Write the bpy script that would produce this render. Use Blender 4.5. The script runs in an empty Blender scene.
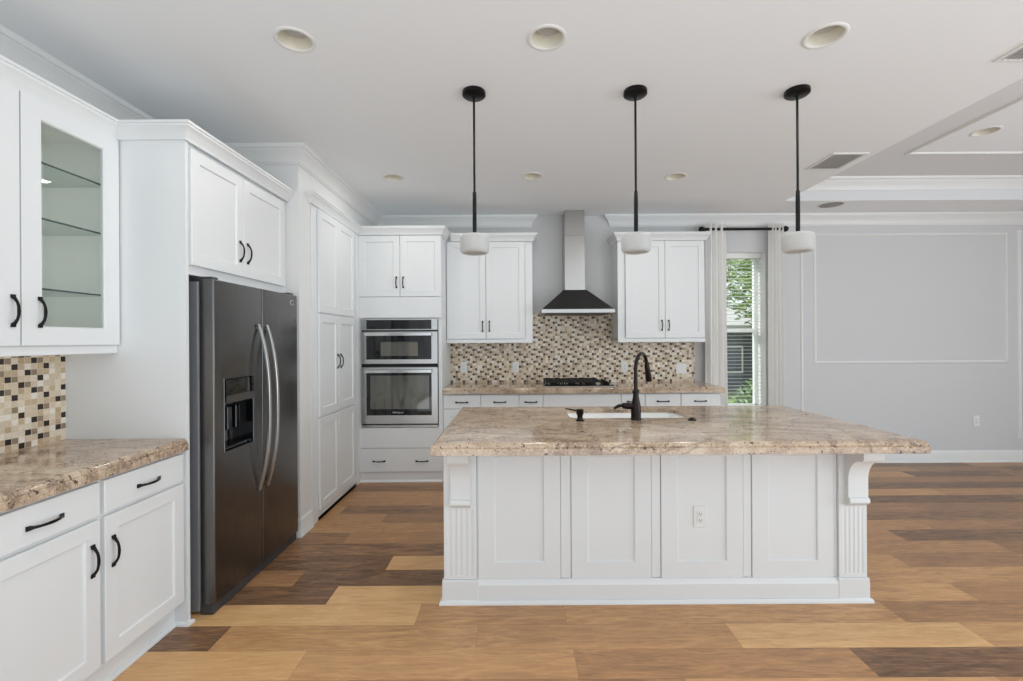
import bpy, bmesh, math, random
from mathutils import Vector, Matrix
from mathutils.geometry import tessellate_polygon
random.seed(7)
S = bpy.context.scene
COL = S.collection
PI = math.pi

# ------------------------------------------------------------ camera, sky, exposure
cam_data = bpy.data.cameras.new('camera')
cam_data.sensor_width = 36.0
cam_data.lens = 455.0 / 1023.0 * 36.0
cam_data.shift_x = -3.5 / 1023.0
cam_data.shift_y = -0.5 / 1023.0
cam_data.clip_start = 0.02
cam = bpy.data.objects.new('camera', cam_data)
COL.objects.link(cam)
cam.matrix_world = (Matrix.Translation((0, 0, 1.42)) @ Matrix.Rotation(PI / 2, 4, 'X')
                    @ Matrix.Rotation(-0.0057, 4, 'Z'))
S.camera = cam

world = bpy.data.worlds.new('daylight')
S.world = world
world.use_nodes = True
_bg = world.node_tree.nodes['Background']
_bg.inputs['Color'].default_value = (.86, .94, 1.0, 1)
_bg.inputs['Strength'].default_value = .95

sun_data = bpy.data.lights.new('sun', 'SUN')
sun_data.energy = 3.5
sun_data.angle = 0.02
sun = bpy.data.objects.new('sun', sun_data)
sun.rotation_euler = Vector((.45, -.48, -.75)).to_track_quat('-Z', 'Y').to_euler()
COL.objects.link(sun)

def area_light(name, loc, rot, w, h, power, color=(1, 1, 1)):
    d = bpy.data.lights.new(name, 'AREA'); d.shape = 'RECTANGLE'; d.size = w; d.size_y = h; d.energy = power; d.color = color
    o = bpy.data.objects.new(name, d); o.location = loc; o.rotation_euler = rot; COL.objects.link(o); return o
# unseen area lamps added to brighten the room
area_light('rear_fill', (2.2, -2.6, 1.35), (PI / 2, 0, 0), 8.6, 2.5, 18, (.785, .898, 1.0))  # added frontal fill from behind the camera
area_light('ceiling_fill', (2.2, -1.2, .05), (PI, 0, 0), 8.6, 2.8, 125, (.785, .898, 1.0))  # added uplight near the floor, brightens the ceiling
area_light('dining_side_fill', (6.9, .2, 1.35), (PI / 2, 0, PI / 2), 3.4, 2.0, 110, (.785, .898, 1.0))  # added fill on the dining side, placed to brighten the fridge-side fronts

S.view_settings.view_transform = 'Standard'
S.view_settings.look = 'None'
S.view_settings.gamma = 1.0
S.view_settings.use_curve_mapping = False
S.view_settings.exposure = 0.38
S.cycles.max_bounces = 10
S.cycles.diffuse_bounces = 6
S.cycles.transmission_bounces = 10
S.cycles.transparent_max_bounces = 16
S.cycles.sample_clamp_indirect = 6.0

# ------------------------------------------------------------ materials
def lin(c):
    return tuple(((v / 255) / 12.92 if v / 255 <= .04045 else ((v / 255 + .055) / 1.055) ** 2.4) for v in c) + (1.0,)

def mat(name, rgb, rough=.5, metal=0.0, spec=.5, **kw):
    m = bpy.data.materials.new(name)
    m.use_nodes = True
    b = m.node_tree.nodes['Principled BSDF']
    b.inputs['Base Color'].default_value = lin(rgb)
    b.inputs['Roughness'].default_value = rough
    b.inputs['Metallic'].default_value = metal
    b.inputs['Specular IOR Level'].default_value = spec
    for k, v in kw.items():
        b.inputs[k.replace('_', ' ')].default_value = v
    return m

class NT:
    """small node-tree helper"""
    def __init__(self, m):
        self.m = m; self.t = m.node_tree; self.b = self.t.nodes['Principled BSDF']
    def n(self, kind, **kw):
        x = self.t.nodes.new('ShaderNode' + kind)
        for k, v in kw.items():
            setattr(x, k, v)
        return x
    def l(self, a, b):
        self.t.links.new(a, b)
    def math(self, op, a, b=None, c=None):
        x = self.n('Math', operation=op)
        for i, v in enumerate((a, b, c)):
            if v is None: continue
            if isinstance(v, (int, float)): x.inputs[i].default_value = v
            else: self.l(v, x.inputs[i])
        return x.outputs[0]
    def coords(self, scale=(1, 1, 1)):
        tc = self.n('TexCoord'); mp = self.n('Mapping')
        mp.inputs['Scale'].default_value = scale
        self.l(tc.outputs['Object'], mp.inputs['Vector'])
        return mp.outputs[0]
    def noise(self, vec, scale, detail=4, rough=.55, dist=0):
        x = self.n('TexNoise')
        x.inputs['Scale'].default_value = scale; x.inputs['Detail'].default_value = detail
        x.inputs['Roughness'].default_value = rough; x.inputs['Distortion'].default_value = dist
        if vec is not None: self.l(vec, x.inputs['Vector'])
        return x.outputs['Fac']
    def ramp(self, fac, stops, interp='LINEAR'):
        x = self.n('ValToRGB'); r = x.color_ramp; r.interpolation = interp
        while len(r.elements) < len(stops): r.elements.new(.5)
        for e, (p, c) in zip(r.elements, stops):
            e.position = p; e.color = lin(c) if len(c) == 3 else c
        self.l(fac, x.inputs[0])
        return x.outputs[0]
    def mix(self, fac, a, b, blend='MIX'):
        x = self.n('Mix', data_type='RGBA', blend_type=blend)
        for i, v in ((0, fac), (6, a), (7, b)):
            if isinstance(v, (int, float)): x.inputs[i].default_value = v
            elif isinstance(v, tuple): x.inputs[i].default_value = lin(v)
            else: self.l(v, x.inputs[i])
        return x.outputs[2]
    def bump(self, h, strength=.2, dist=.002):
        x = self.n('Bump'); x.inputs['Strength'].default_value = strength; x.inputs['Distance'].default_value = dist
        self.l(h, x.inputs['Height']); self.l(x.outputs[0], self.b.inputs['Normal'])

def painted(name, rgb, rough, bump=0.0, scale=300):
    m = mat(name, rgb, rough)
    if bump:
        t = NT(m); t.bump(t.noise(t.coords(), scale, 3), bump, .001)
    return m

M = {}
M['cabinet'] = painted('white_cabinet_paint', (224, 226, 226), .38, .02, 60)
M['trim'] = painted('white_trim_paint', (224, 224, 222), .42)
M['wall'] = painted('pale_grey_wall_paint', (203, 203, 203), .7, .06, 220)
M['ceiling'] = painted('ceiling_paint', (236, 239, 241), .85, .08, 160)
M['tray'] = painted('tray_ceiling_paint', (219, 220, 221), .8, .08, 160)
M['inside'] = painted('cabinet_interior_paint', (240, 240, 236), .6)
M['black'] = mat('black_bronze', (22, 20, 20), .38, .6)
M['bronze'] = mat('oil_rubbed_bronze', (38, 31, 28), .28, .75)
M['iron'] = mat('black_cast_iron', (16, 16, 17), .6)
M['void'] = mat('dark_gap', (14, 14, 15), .7)
M['porcelain'] = mat('white_porcelain', (240, 240, 238), .12)
M['plastic'] = mat('white_plastic', (226, 226, 223), .35)
M['slot'] = mat('outlet_slot', (70, 68, 64), .6)
M['chrome'] = mat('polished_steel', (205, 205, 205), .16, 1.0)
M['duct'] = mat('duct_shadow_grey', (205, 205, 204), .8)
M['cream'] = mat('cream_reflector', (222, 217, 200), .3)
M['lamp'] = mat('frosted_lamp_face', (176, 175, 171), .35)
M['grille'] = mat('white_grille', (226, 226, 225), .5)
M['black_glass'] = mat('black_glass', (14, 14, 16), .05, 0, .5)
M['oven_glass'] = mat('oven_window_glass', (98, 97, 90), .05, .35, .8)
M['dark_plastic'] = mat('charcoal_plastic', (58, 58, 60), .45)
M['logo'] = mat('pale_logo', (205, 205, 205), .3, .6)
M['linen'] = painted('white_linen', (240, 239, 236), .9, .25, 400)
M['linen'].node_tree.nodes['Principled BSDF'].inputs['Subsurface Weight'].default_value = 0
M['slat'] = mat('white_blind_slat', (238, 238, 236), .45)
M['vinyl'] = mat('white_window_vinyl', (235, 236, 236), .35)
def frosted():
    m = bpy.data.materials.new('frosted_shade_glass'); m.use_nodes = True; t = m.node_tree; pb = t.nodes['Principled BSDF']
    pb.inputs['Base Color'].default_value = lin((216, 217, 216)); pb.inputs['Roughness'].default_value = .3
    tr = t.nodes.new('ShaderNodeBsdfTransparent'); tl = t.nodes.new('ShaderNodeBsdfTranslucent'); tl.inputs[0].default_value = lin((240, 240, 238))
    a = t.nodes.new('ShaderNodeMixShader'); a.inputs[0].default_value = .5; b = t.nodes.new('ShaderNodeMixShader'); b.inputs[0].default_value = .36
    t.links.new(pb.outputs[0], a.inputs[1]); t.links.new(tl.outputs[0], a.inputs[2]); t.links.new(a.outputs[0], b.inputs[1]); t.links.new(tr.outputs[0], b.inputs[2])
    t.links.new(b.outputs[0], t.nodes['Material Output'].inputs[0]); return m
M['shade'] = frosted()
def thin_glass(name, tint, gloss):
    m = bpy.data.materials.new(name); m.use_nodes = True; t = m.node_tree
    t.nodes.remove(t.nodes['Principled BSDF']); out = t.nodes['Material Output']
    tr = t.nodes.new('ShaderNodeBsdfTransparent'); tr.inputs[0].default_value = lin(tint)
    gl = t.nodes.new('ShaderNodeBsdfGlossy'); gl.inputs['Roughness'].default_value = .01
    lf = t.nodes.new('ShaderNodeLayerWeight'); lf.inputs[0].default_value = .5
    pw = t.nodes.new('ShaderNodeMath'); pw.operation = 'POWER'; pw.inputs[1].default_value = 5; t.links.new(lf.outputs['Facing'], pw.inputs[0])
    lw = t.nodes.new('ShaderNodeMath'); lw.operation = 'MULTIPLY_ADD'; lw.inputs[1].default_value = .9; lw.inputs[2].default_value = gloss; t.links.new(pw.outputs[0], lw.inputs[0])
    mx = t.nodes.new('ShaderNodeMixShader')
    t.links.new(lw.outputs[0], mx.inputs[0]); t.links.new(tr.outputs[0], mx.inputs[1]); t.links.new(gl.outputs[0], mx.inputs[2]); t.links.new(mx.outputs[0], out.inputs[0])
    return m
M['glass'] = thin_glass('clear_glass', (252, 253, 252), .025)
M['shelf_glass'] = thin_glass('green_tinted_shelf_glass', (246, 250, 248), .015)
M['shelf_edge'] = mat('dark_green_glass_edge', (58, 78, 74), .15)

def steel(name, rgb, rough, stretch=(160, 160, 2.0), amp=.05):
    m = mat(name, rgb, rough, 1.0); t = NT(m)
    f = t.noise(t.coords(stretch), 3, 5)
    t.l(t.math('MULTIPLY_ADD', f, amp, rough - amp * .5), t.b.inputs['Roughness'])
    return m
M['steel'] = steel('brushed_steel', (190, 190, 188), .30)
M['hood_steel'] = steel('brushed_hood_steel', (182, 181, 178), .30)
M['hood_dark_reflection'] = steel('hood_steel_dark_reflection', (84, 84, 84), .32)  # same hood steel, with the canopy's dark reflection put into the colour
M['fridge_steel'] = steel('slate_fridge_steel', (112, 111, 110), .28)
M['fridge_side'] = mat('fridge_side_grey', (138, 139, 142), .5, .3)

def granite():
    m = mat('beige_granite', (190, 165, 138), .10, 0, .5); t = NT(m)
    co = t.coords()
    cl = t.noise(t.coords((1.0, 1.5, 1.0)), 2.8, 6, .62, 1.2)
    base = t.ramp(cl, [(.30, (132, 109, 93)), (.44, (168, 145, 125)), (.56, (189, 167, 145)), (.72, (208, 191, 170))])
    vein = t.noise(t.coords((.8, 2.0, 1.0)), 1.3, 5, .55, 1.6)
    vm = t.ramp(vein, [(.47, (0, 0, 0)), (.50, (255, 255, 255)), (.53, (0, 0, 0))])
    c1 = t.mix(t.math('MULTIPLY', vm, .55), base, (104, 82, 68))
    sp = t.noise(co, 75, 4, .7)
    c2 = t.mix(t.ramp(sp, [(.525, (0, 0, 0)), (.635, (205, 205, 205))]), c1, (224, 204, 166))
    sp2 = t.noise(co, 110, 3, .65)
    c3 = t.mix(t.ramp(sp2, [(.60, (0, 0, 0)), (.67, (255, 255, 255))]), c2, (52, 38, 33))
    sp3 = t.noise(co, 38, 3, .6)
    c4 = t.mix(t.ramp(sp3, [(.62, (0, 0, 0)), (.67, (245, 245, 245))]), c3, (60, 46, 38))
    t.l(c4, t.b.inputs['Base Color'])
    return m
M['granite'] = granite()

def mosaic():
    m = mat('mosaic_tile', (200, 180, 150), .25); t = NT(m)
    tc = t.n('TexCoord'); sx = t.n('SeparateXYZ'); t.l(tc.outputs['Object'], sx.inputs[0])
    p = .0277
    u = t.math('DIVIDE', sx.outputs[0], p); v = t.math('DIVIDE', sx.outputs[2], p)
    fu = t.math('FLOOR', u); fv = t.math('FLOOR', v)
    cx = t.n('CombineXYZ'); t.l(fu, cx.inputs[0]); t.l(fv, cx.inputs[1])
    wn = t.n('TexWhiteNoise', noise_dimensions='3D'); t.l(cx.outputs[0], wn.inputs['Vector'])
    r = wn.outputs['Value']
    sc = t.n('SeparateColor'); t.l(wn.outputs['Color'], sc.inputs[0])
    # a repeating knight's-move lattice of dark squares with taupe neighbours, the rest drawn at random
    k = t.math('FLOORED_MODULO', t.math('ADD', t.math('MULTIPLY', fv, 2.0), fu), 5.0)
    lat = t.math('MULTIPLY', t.math('LESS_THAN', k, .5), t.math('LESS_THAN', sc.outputs[1], .80))
    nb = t.math('MULTIPLY', t.math('COMPARE', k, 1.0, .3), t.math('LESS_THAN', sc.outputs[1], .62))
    c = t.ramp(r, [(0, (220, 203, 178)), (.20, (232, 219, 199)), (.40, (206, 184, 154)), (.55, (242, 235, 223)),
                   (.70, (222, 206, 182)), (.86, (196, 172, 142)), (.95, (172, 146, 118))], 'CONSTANT')
    c = t.mix(nb, c, (150, 132, 112))
    c = t.mix(lat, c, (46, 33, 27))
    cloud = t.noise(tc.outputs['Object'], 90, 3)
    c = t.mix(.22, c, t.ramp(cloud, [(.3, (120, 105, 90)), (.7, (255, 250, 240))]), 'MULTIPLY')
    gu = t.math('ABSOLUTE', t.math('SUBTRACT', t.math('FRACT', u), .5))
    gv = t.math('ABSOLUTE', t.math('SUBTRACT', t.math('FRACT', v), .5))
    g = t.math('GREATER_THAN', t.math('MAXIMUM', gu, gv), .466)
    c = t.mix(g, c, (214, 198, 172))
    t.l(c, t.b.inputs['Base Color'])
    t.l(t.math('MULTIPLY_ADD', g, .5, .22), t.b.inputs['Roughness'])
    t.bump(t.math('SUBTRACT', 1.0, g), .35, .001)
    return m
M['mosaic'] = mosaic()

def plank_mat():
    m = mat('oak_planks', (170, 125, 85), .34); t = NT(m)
    at = t.n('Attribute', attribute_name='plank'); sp = t.n('SeparateColor'); t.l(at.outputs['Color'], sp.inputs[0])
    tone, off, gr = sp.outputs[0], sp.outputs[1], sp.outputs[2]
    tc = t.n('TexCoord'); sx = t.n('SeparateXYZ'); t.l(tc.outputs['Object'], sx.inputs[0])
    cv = t.n('CombineXYZ')
    t.l(t.math('ADD', t.math('MULTIPLY', sx.outputs[0], 1.3), t.math('MULTIPLY', off, 37.0)), cv.inputs[0])
    t.l(t.math('ADD', t.math('MULTIPLY', sx.outputs[1], 9.0), t.math('MULTIPLY', off, 91.0)), cv.inputs[1])
    t.l(t.math('MULTIPLY', off, 13.0), cv.inputs[2])
    broad = t.noise(cv.outputs[0], 1.6, 7, .6, 2.2)
    cf = t.n('CombineXYZ')
    t.l(t.math('MULTIPLY', sx.outputs[0], 5.0), cf.inputs[0])
    t.l(t.math('ADD', t.math('MULTIPLY', sx.outputs[1], 75.0), t.math('MULTIPLY', off, 51.0)), cf.inputs[1])
    fine = t.noise(cf.outputs[0], 1.0, 5, .65, 1.5)
    cs = t.n('CombineXYZ')
    t.l(t.math('MULTIPLY', sx.outputs[0], 4.0), cs.inputs[0])
    t.l(t.math('ADD', t.math('MULTIPLY', sx.outputs[1], 34.0), t.math('MULTIPLY', off, 77.0)), cs.inputs[1])
    streak = t.noise(cs.outputs[0], 1.0, 4, .7, 3.0)
    tone = t.math('ADD', tone, t.math('MULTIPLY', t.math('SUBTRACT', streak, .5), t.math('MULTIPLY_ADD', gr, .55, .22)))
    tt = t.math('ADD', tone, t.math('MULTIPLY', t.math('SUBTRACT', broad, .5), t.math('MULTIPLY_ADD', gr, .5, .35)))
    tt = t.math('ADD', tt, t.math('MULTIPLY', t.math('SUBTRACT', fine, .5), t.math('MULTIPLY_ADD', gr, .45, .30)))
    c = t.ramp(tt, [(0, (96, 70, 50)), (.25, (134, 100, 72)), (.5, (176, 131, 89)), (.75, (207, 160, 109)), (1, (226, 184, 130))])
    kn = t.noise(cv.outputs[0], 2.4, 2, .4)
    c = t.mix(t.ramp(kn, [(.74, (0, 0, 0)), (.80, (120, 120, 120))]), c, (70, 46, 30))
    t.l(c, t.b.inputs['Base Color'])
    t.l(t.math('MULTIPLY_ADD', fine, .12, .30), t.b.inputs['Roughness'])
    t.bump(fine, .08, .001)
    return m
M['planks'] = plank_mat()

def leaf_mat(name, a, b):
    m = mat(name, a, .5); t = NT(m)
    g = t.n('NewGeometry')
    t.l(t.ramp(g.outputs['Random Per Island'], [(0, a), (1, b)]), t.b.inputs['Base Color'])
    return m
M['leaf'] = leaf_mat('tree_leaves', (66, 108, 36), (150, 178, 78))
M['shrub_leaf'] = leaf_mat('shrub_leaves', (46, 84, 34), (120, 150, 80))
M['bark'] = painted('tree_bark', (92, 80, 68), .9, .6, 30)
M['lawn'] = mat('lawn', (98, 120, 64), .95)
M['siding'] = mat('grey_siding', (74, 80, 86), .7)
M['shingle'] = mat('grey_shingle', (176, 175, 172), .85)
M['pale_siding'] = mat('pale_siding', (214, 212, 206), .7)
M['house_glass'] = mat('house_window_glass', (52, 60, 68), .1)

# ------------------------------------------------------------ mesh builder
class MB:
    def __init__(self):
        self.v = []; self.f = []; self.mi = []; self.cur = 0
    def add(self, vs, fs):
        o = len(self.v); self.v += [tuple(p) for p in vs]
        for f in fs:
            self.f.append([i + o for i in f]); self.mi.append(self.cur)
        return self
    def box(self, x0, x1, y0, y1, z0, z1, bev=0.0, seg=1):
        if not bev:
            p = [(x, y, z) for x in (x0, x1) for y in (y0, y1) for z in (z0, z1)]
            return self.add(p, [(0, 1, 3, 2), (4, 6, 7, 5), (0, 4, 5, 1), (2, 3, 7, 6), (0, 2, 6, 4), (1, 5, 7, 3)])
        bm = bmesh.new()
        bmesh.ops.create_cube(bm, size=1)
        for q in bm.verts:
            q.co = ((x0 + x1) / 2 + q.co.x * (x1 - x0), (y0 + y1) / 2 + q.co.y * (y1 - y0), (z0 + z1) / 2 + q.co.z * (z1 - z0))
        bmesh.ops.bevel(bm, geom=bm.edges[:], offset=bev, segments=seg, affect='EDGES', profile=.5)
        bm.verts.index_update()
        self.add([q.co for q in bm.verts], [[q.index for q in f.verts] for f in bm.faces])
        bm.free(); return self
    def loops(self, rings, closed=True, cap0=False, cap1=False, ring_closed=True):
        """quads between successive rings of equal length"""
        n = len(rings[0]); o = [p for r in rings for p in r]; fs = []
        k = len(rings)
        for i in range(k - 1):
            for j in range(n if ring_closed else n - 1):
                a, b = i * n + j, i * n + (j + 1) % n
                fs.append((a, b, b + n, a + n))
        if cap0: fs.append(list(range(n))[::-1])
        if cap1: fs.append([(k - 1) * n + j for j in range(n)])
        return self.add(o, fs)
    def lathe(self, prof, c=(0, 0, 0), seg=24, axis='Z', cap0=True, cap1=True):
        rings = []
        for r, h in prof:
            ring = []
            for i in range(seg):
                a = 2 * PI * i / seg; x, y = r * math.cos(a), r * math.sin(a)
                q = (x, y, h) if axis == 'Z' else ((x, h, y) if axis == 'Y' else (h, x, y))
                ring.append((c[0] + q[0], c[1] + q[1], c[2] + q[2]))
            rings.append(ring)
        return self.loops(rings, cap0=cap0, cap1=cap1)
    def tube(self, pts, rad, seg=12, caps=True):
        pts = [Vector(p) for p in pts]
        rad = rad if isinstance(rad, (list, tuple)) else [rad] * len(pts)
        rings = []; prev = None
        for i, p in enumerate(pts):
            d = (pts[min(i + 1, len(pts) - 1)] - pts[max(i - 1, 0)]).normalized()
            if prev is None:
                u = d.orthogonal().normalized()
            else:
                u = (prev - d * prev.dot(d)).normalized()
            prev = u; w = d.cross(u)
            rings.append([p + (u * math.cos(2 * PI * k / seg) + w * math.sin(2 * PI * k / seg)) * rad[i] for k in range(seg)])
        return self.loops(rings, cap0=caps, cap1=caps)
    def bar(self, pts, sizes, up=(0, 0, 1)):
        """rectangular section swept along pts; sizes = (across, along-up) per point"""
        pts = [Vector(p) for p in pts]; rings = []; up = Vector(up)
        for i, p in enumerate(pts):
            d = (pts[min(i + 1, len(pts) - 1)] - pts[max(i - 1, 0)]).normalized()
            s = d.cross(up).normalized(); w = s.cross(d).normalized()
            a, b = sizes[i][0] / 2, sizes[i][1] / 2
            c = min(a, b) * .35
            rings.append([p + s * x + w * y for x, y in ((a - c, b), (a, b - c), (a, -b + c), (a - c, -b), (-a + c, -b), (-a, -b + c), (-a, b - c), (-a + c, b))])
        return self.loops(rings, cap0=True, cap1=True)
    def prism(self, poly, h0, h1, to3):
        """polygon (a, b) extruded from h0 to h1; to3(a, b, h)"""
        n = len(poly)
        vs = [to3(a, b, h0) for a, b in poly] + [to3(a, b, h1) for a, b in poly]
        fs = [(i, (i + 1) % n, n + (i + 1) % n, n + i) for i in range(n)]
        for o in (0, n):
            for tri in tessellate_polygon([[Vector((a, b, 0)) for a, b in poly]]):
                fs.append([i + o for i in tri])
        return self.add(vs, fs)
    def plate(self, outer, holes, to3):
        """flat polygon with holes"""
        ls = [[Vector((a, b, 0)) for a, b in outer]] + [[Vector((a, b, 0)) for a, b in h] for h in holes]
        flat = [p for l in ls for p in l]
        return self.add([to3(p.x, p.y) for p in flat], [list(t) for t in tessellate_polygon(ls)])
    def molding(self, path, prof, to3=lambda a, b, h: (a, b, h), closed=False, side=1):
        """prof (offset, height) carried along a 2D path with mitred corners; the offset goes to the path's right when side=1"""
        n = len(path); rings = []
        P = [Vector((a, b)) for a, b in path]
        def nrm(i, j):
            d = (P[j] - P[i]).normalized(); return Vector((d.y, -d.x)) * side
        for i in range(n):
            if closed or 0 < i < n - 1:
                a, b = nrm((i - 1) % n, i), nrm(i, (i + 1) % n)
                m = (a + b); m = m / max(m.dot(a), 1e-6)
            elif i == 0: m = nrm(0, 1)
            else: m = nrm(n - 2, n - 1)
            rings.append([to3(P[i].x + m.x * o, P[i].y + m.y * o, h) for o, h in prof])
        if closed: rings.append(rings[0])
        return self.loops(rings, cap0=not closed, cap1=not closed)
    def build(self, name, m, parent=None, smooth=None, recalc=True, loc=None, rotz=None):
        me = bpy.data.meshes.new(name)
        me.from_pydata(self.v, [], self.f)
        if recalc:
            bm = bmesh.new(); bm.from_mesh(me)
            bmesh.ops.remove_doubles(bm, verts=bm.verts, dist=1e-6)
            bmesh.ops.recalc_face_normals(bm, faces=bm.faces)
            bm.to_mesh(me); bm.free()
        ms = m if isinstance(m, (list, tuple)) else [m]
        for x in ms: me.materials.append(x)
        if len(ms) > 1 and len(me.polygons) == len(self.mi):
            me.polygons.foreach_set('material_index', self.mi)
        if smooth is not None:
            me.polygons.foreach_set('use_smooth', [True] * len(me.polygons))
            me.set_sharp_from_angle(angle=math.radians(smooth))
        me.update()
        return link(name, me, parent, loc, rotz)

def link(name, data, parent=None, loc=None, rotz=None):
    o = bpy.data.objects.new(name, data); COL.objects.link(o)
    if parent is not None: o.parent = parent
    if loc is not None: o.location = loc
    if rotz is not None: o.rotation_euler = (0, 0, rotz)
    return o

def tag(o, label, cat, group=None):
    o['label'] = label; o['category'] = cat
    if group: o['group'] = group
    return o

def thing(name, label, cat, loc=(0, 0, 0), rotz=0.0, group=None):
    return tag(link(name, None, None, loc, rotz), label, cat, group)

def struct(o):
    o['kind'] = 'structure'; return o

def copy_tree(o, parent=None):
    c = o.copy(); COL.objects.link(c); c.parent = parent
    for ch in [q for q in bpy.data.objects if q.parent == o]:
        copy_tree(ch, c)
    return c

SIDE = PI / 2            # fronts that look along +X (the fridge side)
H = 2.829                # ceiling height

# ------------------------------------------------------------ cabinet pieces (local: x across, -y towards the viewer, z up)
def rect(x0, x1, z0, z1):
    return [(x0, z0), (x1, z0), (x1, z1), (x0, z1)]

def shaker(mb, x0, x1, z0, z1, y=0.0, t=.02, rail=.062, depth=.008, slope=.005, glass=False, ch=.002):
    """a framed door front at y-t .. y with a sunk centre panel (or an opening)"""
    def r(d, yy): return [(x0 + d, yy, z0 + d), (x1 - d, yy, z0 + d), (x1 - d, yy, z1 - d), (x0 + d, yy, z1 - d)]
    f = y - t
    rings = [r(0, y), r(0, f + ch), r(ch, f), r(rail, f)]
    if glass:
        rings += [r(rail + slope, f + depth), r(rail + slope, y), r(0, y)]
        mb.loops(rings)
    else:
        rings += [r(rail + slope * .4, f + depth * .35), r(rail + slope * .6, f + depth * .4), r(rail + slope, f + depth)]
        mb.loops(rings, cap0=True, cap1=True)
    return mb

def slab_front(mb, x0, x1, z0, z1, y=0.0, t=.02, ch=.0025):
    def r(d, yy): return [(x0 + d, yy, z0 + d), (x1 - d, yy, z0 + d), (x1 - d, yy, z1 - d), (x0 + d, yy, z1 - d)]
    f = y - t
    return mb.loops([r(0, y), r(0, f + ch), r(ch, f)], cap0=True, cap1=True)

_handle = {}
def handle(parent, x, z, y, vertical=True, length=.128):
    """black bow pull with flat feet, hung on its door"""
    key = (vertical, length)
    if key not in _handle:
        mb = MB(); hl = length / 2
        pts = []; sz = []
        for s, d, w, th in ((-1, .003, .017, .006), (-.82, .0045, .016, .009), (-.72, .012, .010, .009), (-.5, .021, .0085, .007), (-.25, .025, .0095, .006),
                            (0, .026, .0105, .007), (.25, .025, .0095, .006), (.5, .021, .0085, .007), (.72, .012, .010, .009), (.82, .0045, .016, .009), (1, .003, .017, .006)):
            pts.append((0, -d, s * hl) if vertical else (s * hl, -d, 0)); sz.append((w, th))
        mb.bar(pts, sz, up=(0, -1, 0))
        o = mb.build('handle', M['black'], None, smooth=40)
        _handle[key] = o.data
        bpy.data.objects.remove(o)
    return link('handle', _handle[key], parent, (x, y, z))

CROWN = [(0, 0), (.012, 0), (.012, .012), (.016, .018), (.024, .032), (.037, .050), (.045, .056), (.045, .066), (.052, .068), (.052, .080), (0, .080)]
def cab_crown(parent, path, z):
    mb = MB(); mb.molding(path, [(o, z + h) for o, h in CROWN])
    return mb.build('crown_molding', M['cabinet'], parent, smooth=35)

def carcass(mb, w, d, z0, z1, t=.018, frame=.035, dividers=()):
    """an open-fronted box with a face frame"""
    mb.box(0, t, .02, d, z0, z1); mb.box(w - t, w, .02, d, z0, z1)
    mb.box(t, w - t, .02, d, z0, z0 + t); mb.box(t, w - t, .02, d, z1 - t, z1)
    mb.box(t, w - t, d - .008, d, z0 + t, z1 - t)
    mb.box(0, frame, 0, .02, z0, z1); mb.box(w - frame, w, 0, .02, z0, z1)
    mb.box(frame, w - frame, 0, .02, z0, z0 + .03); mb.box(frame, w - frame, 0, .02, z1 - .03, z1)
    for z in dividers: mb.box(frame, w - frame, 0, .02, z - .015, z + .015)
    return mb

# ------------------------------------------------------------ room shell
WL, WLU, YB, XR, YR = -2.262, -2.345, 5.186, 7.0, -2.7
WX0, WX1, WZ0, WZ1 = 2.355, 2.862, .60, 2.412      # window opening

planks = {   # row index k: y from 2.27 + .183k ; list of (x break, tone) from the room's fridge side on
    -5: [(-.4, .5), (.8, .72), (2.2, .4), (9, .6)],
    -4: [(-1.3, .35), (.1, .62), (1.5, .5), (9, .66)],
    -3: [(-.7, .6), (.7, .42), (2.0, .7), (9, .5)],
    -2: [(-.96, .80), (.26, .62), (1.52, .47), (3.0, .14), (9, .5)],
    -1: [(-1.42, .20), (-.19, .60), (1.04, .58), (2.2, .84), (3.5, .62), (9, .5)],
    0: [(-.51, .86), (.25, .56), (1.95, .62), (3.1, .42), (9, .6)],
    1: [(-1.03, .16), (.3, .88), (1.4, .5), (2.5, .64), (3.6, .45), (9, .55)],
    2: [(-1.3, .42), (.2, .14), (1.2, .5), (1.92, .14), (3.2, .58), (9, .4)],
    3: [(-.81, .18), (.4, .82), (1.6, .5), (2.45, .56), (3.8, .36), (9, .5)],
    4: [(-.2, .27), (1.0, .5), (2.02, .16), (3.3, .46), (9, .3)],
    5: [(-1.22, .33), (.1, .46), (1.4, .5), (2.74, .46), (4.1, .16), (9, .34)],
    6: [(-1.0, .54), (.5, .52), (2.0, .5), (3.1, .50), (9, .4)],
    7: [(-1.05, .52), (.3, .36), (2.1, .5), (3.9, .26), (9, .3)],
    8: [(-1.45, .58), (.3, .26), (2.0, .5), (3.4, .38), (9, .34)],
    9: [(-.3, .50), (1.5, .5), (4.4, .14), (9, .2)],
    10: [(-.9, .52), (.6, .5), (3.9, .62), (5.2, .5), (9, .4)],
    11: [(-.2, .30), (1.9, .5), (4.1, .20), (9, .18)],
    12: [(-.8, .40), (.9, .42), (3.3, .34), (9, .40)],
}
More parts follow.
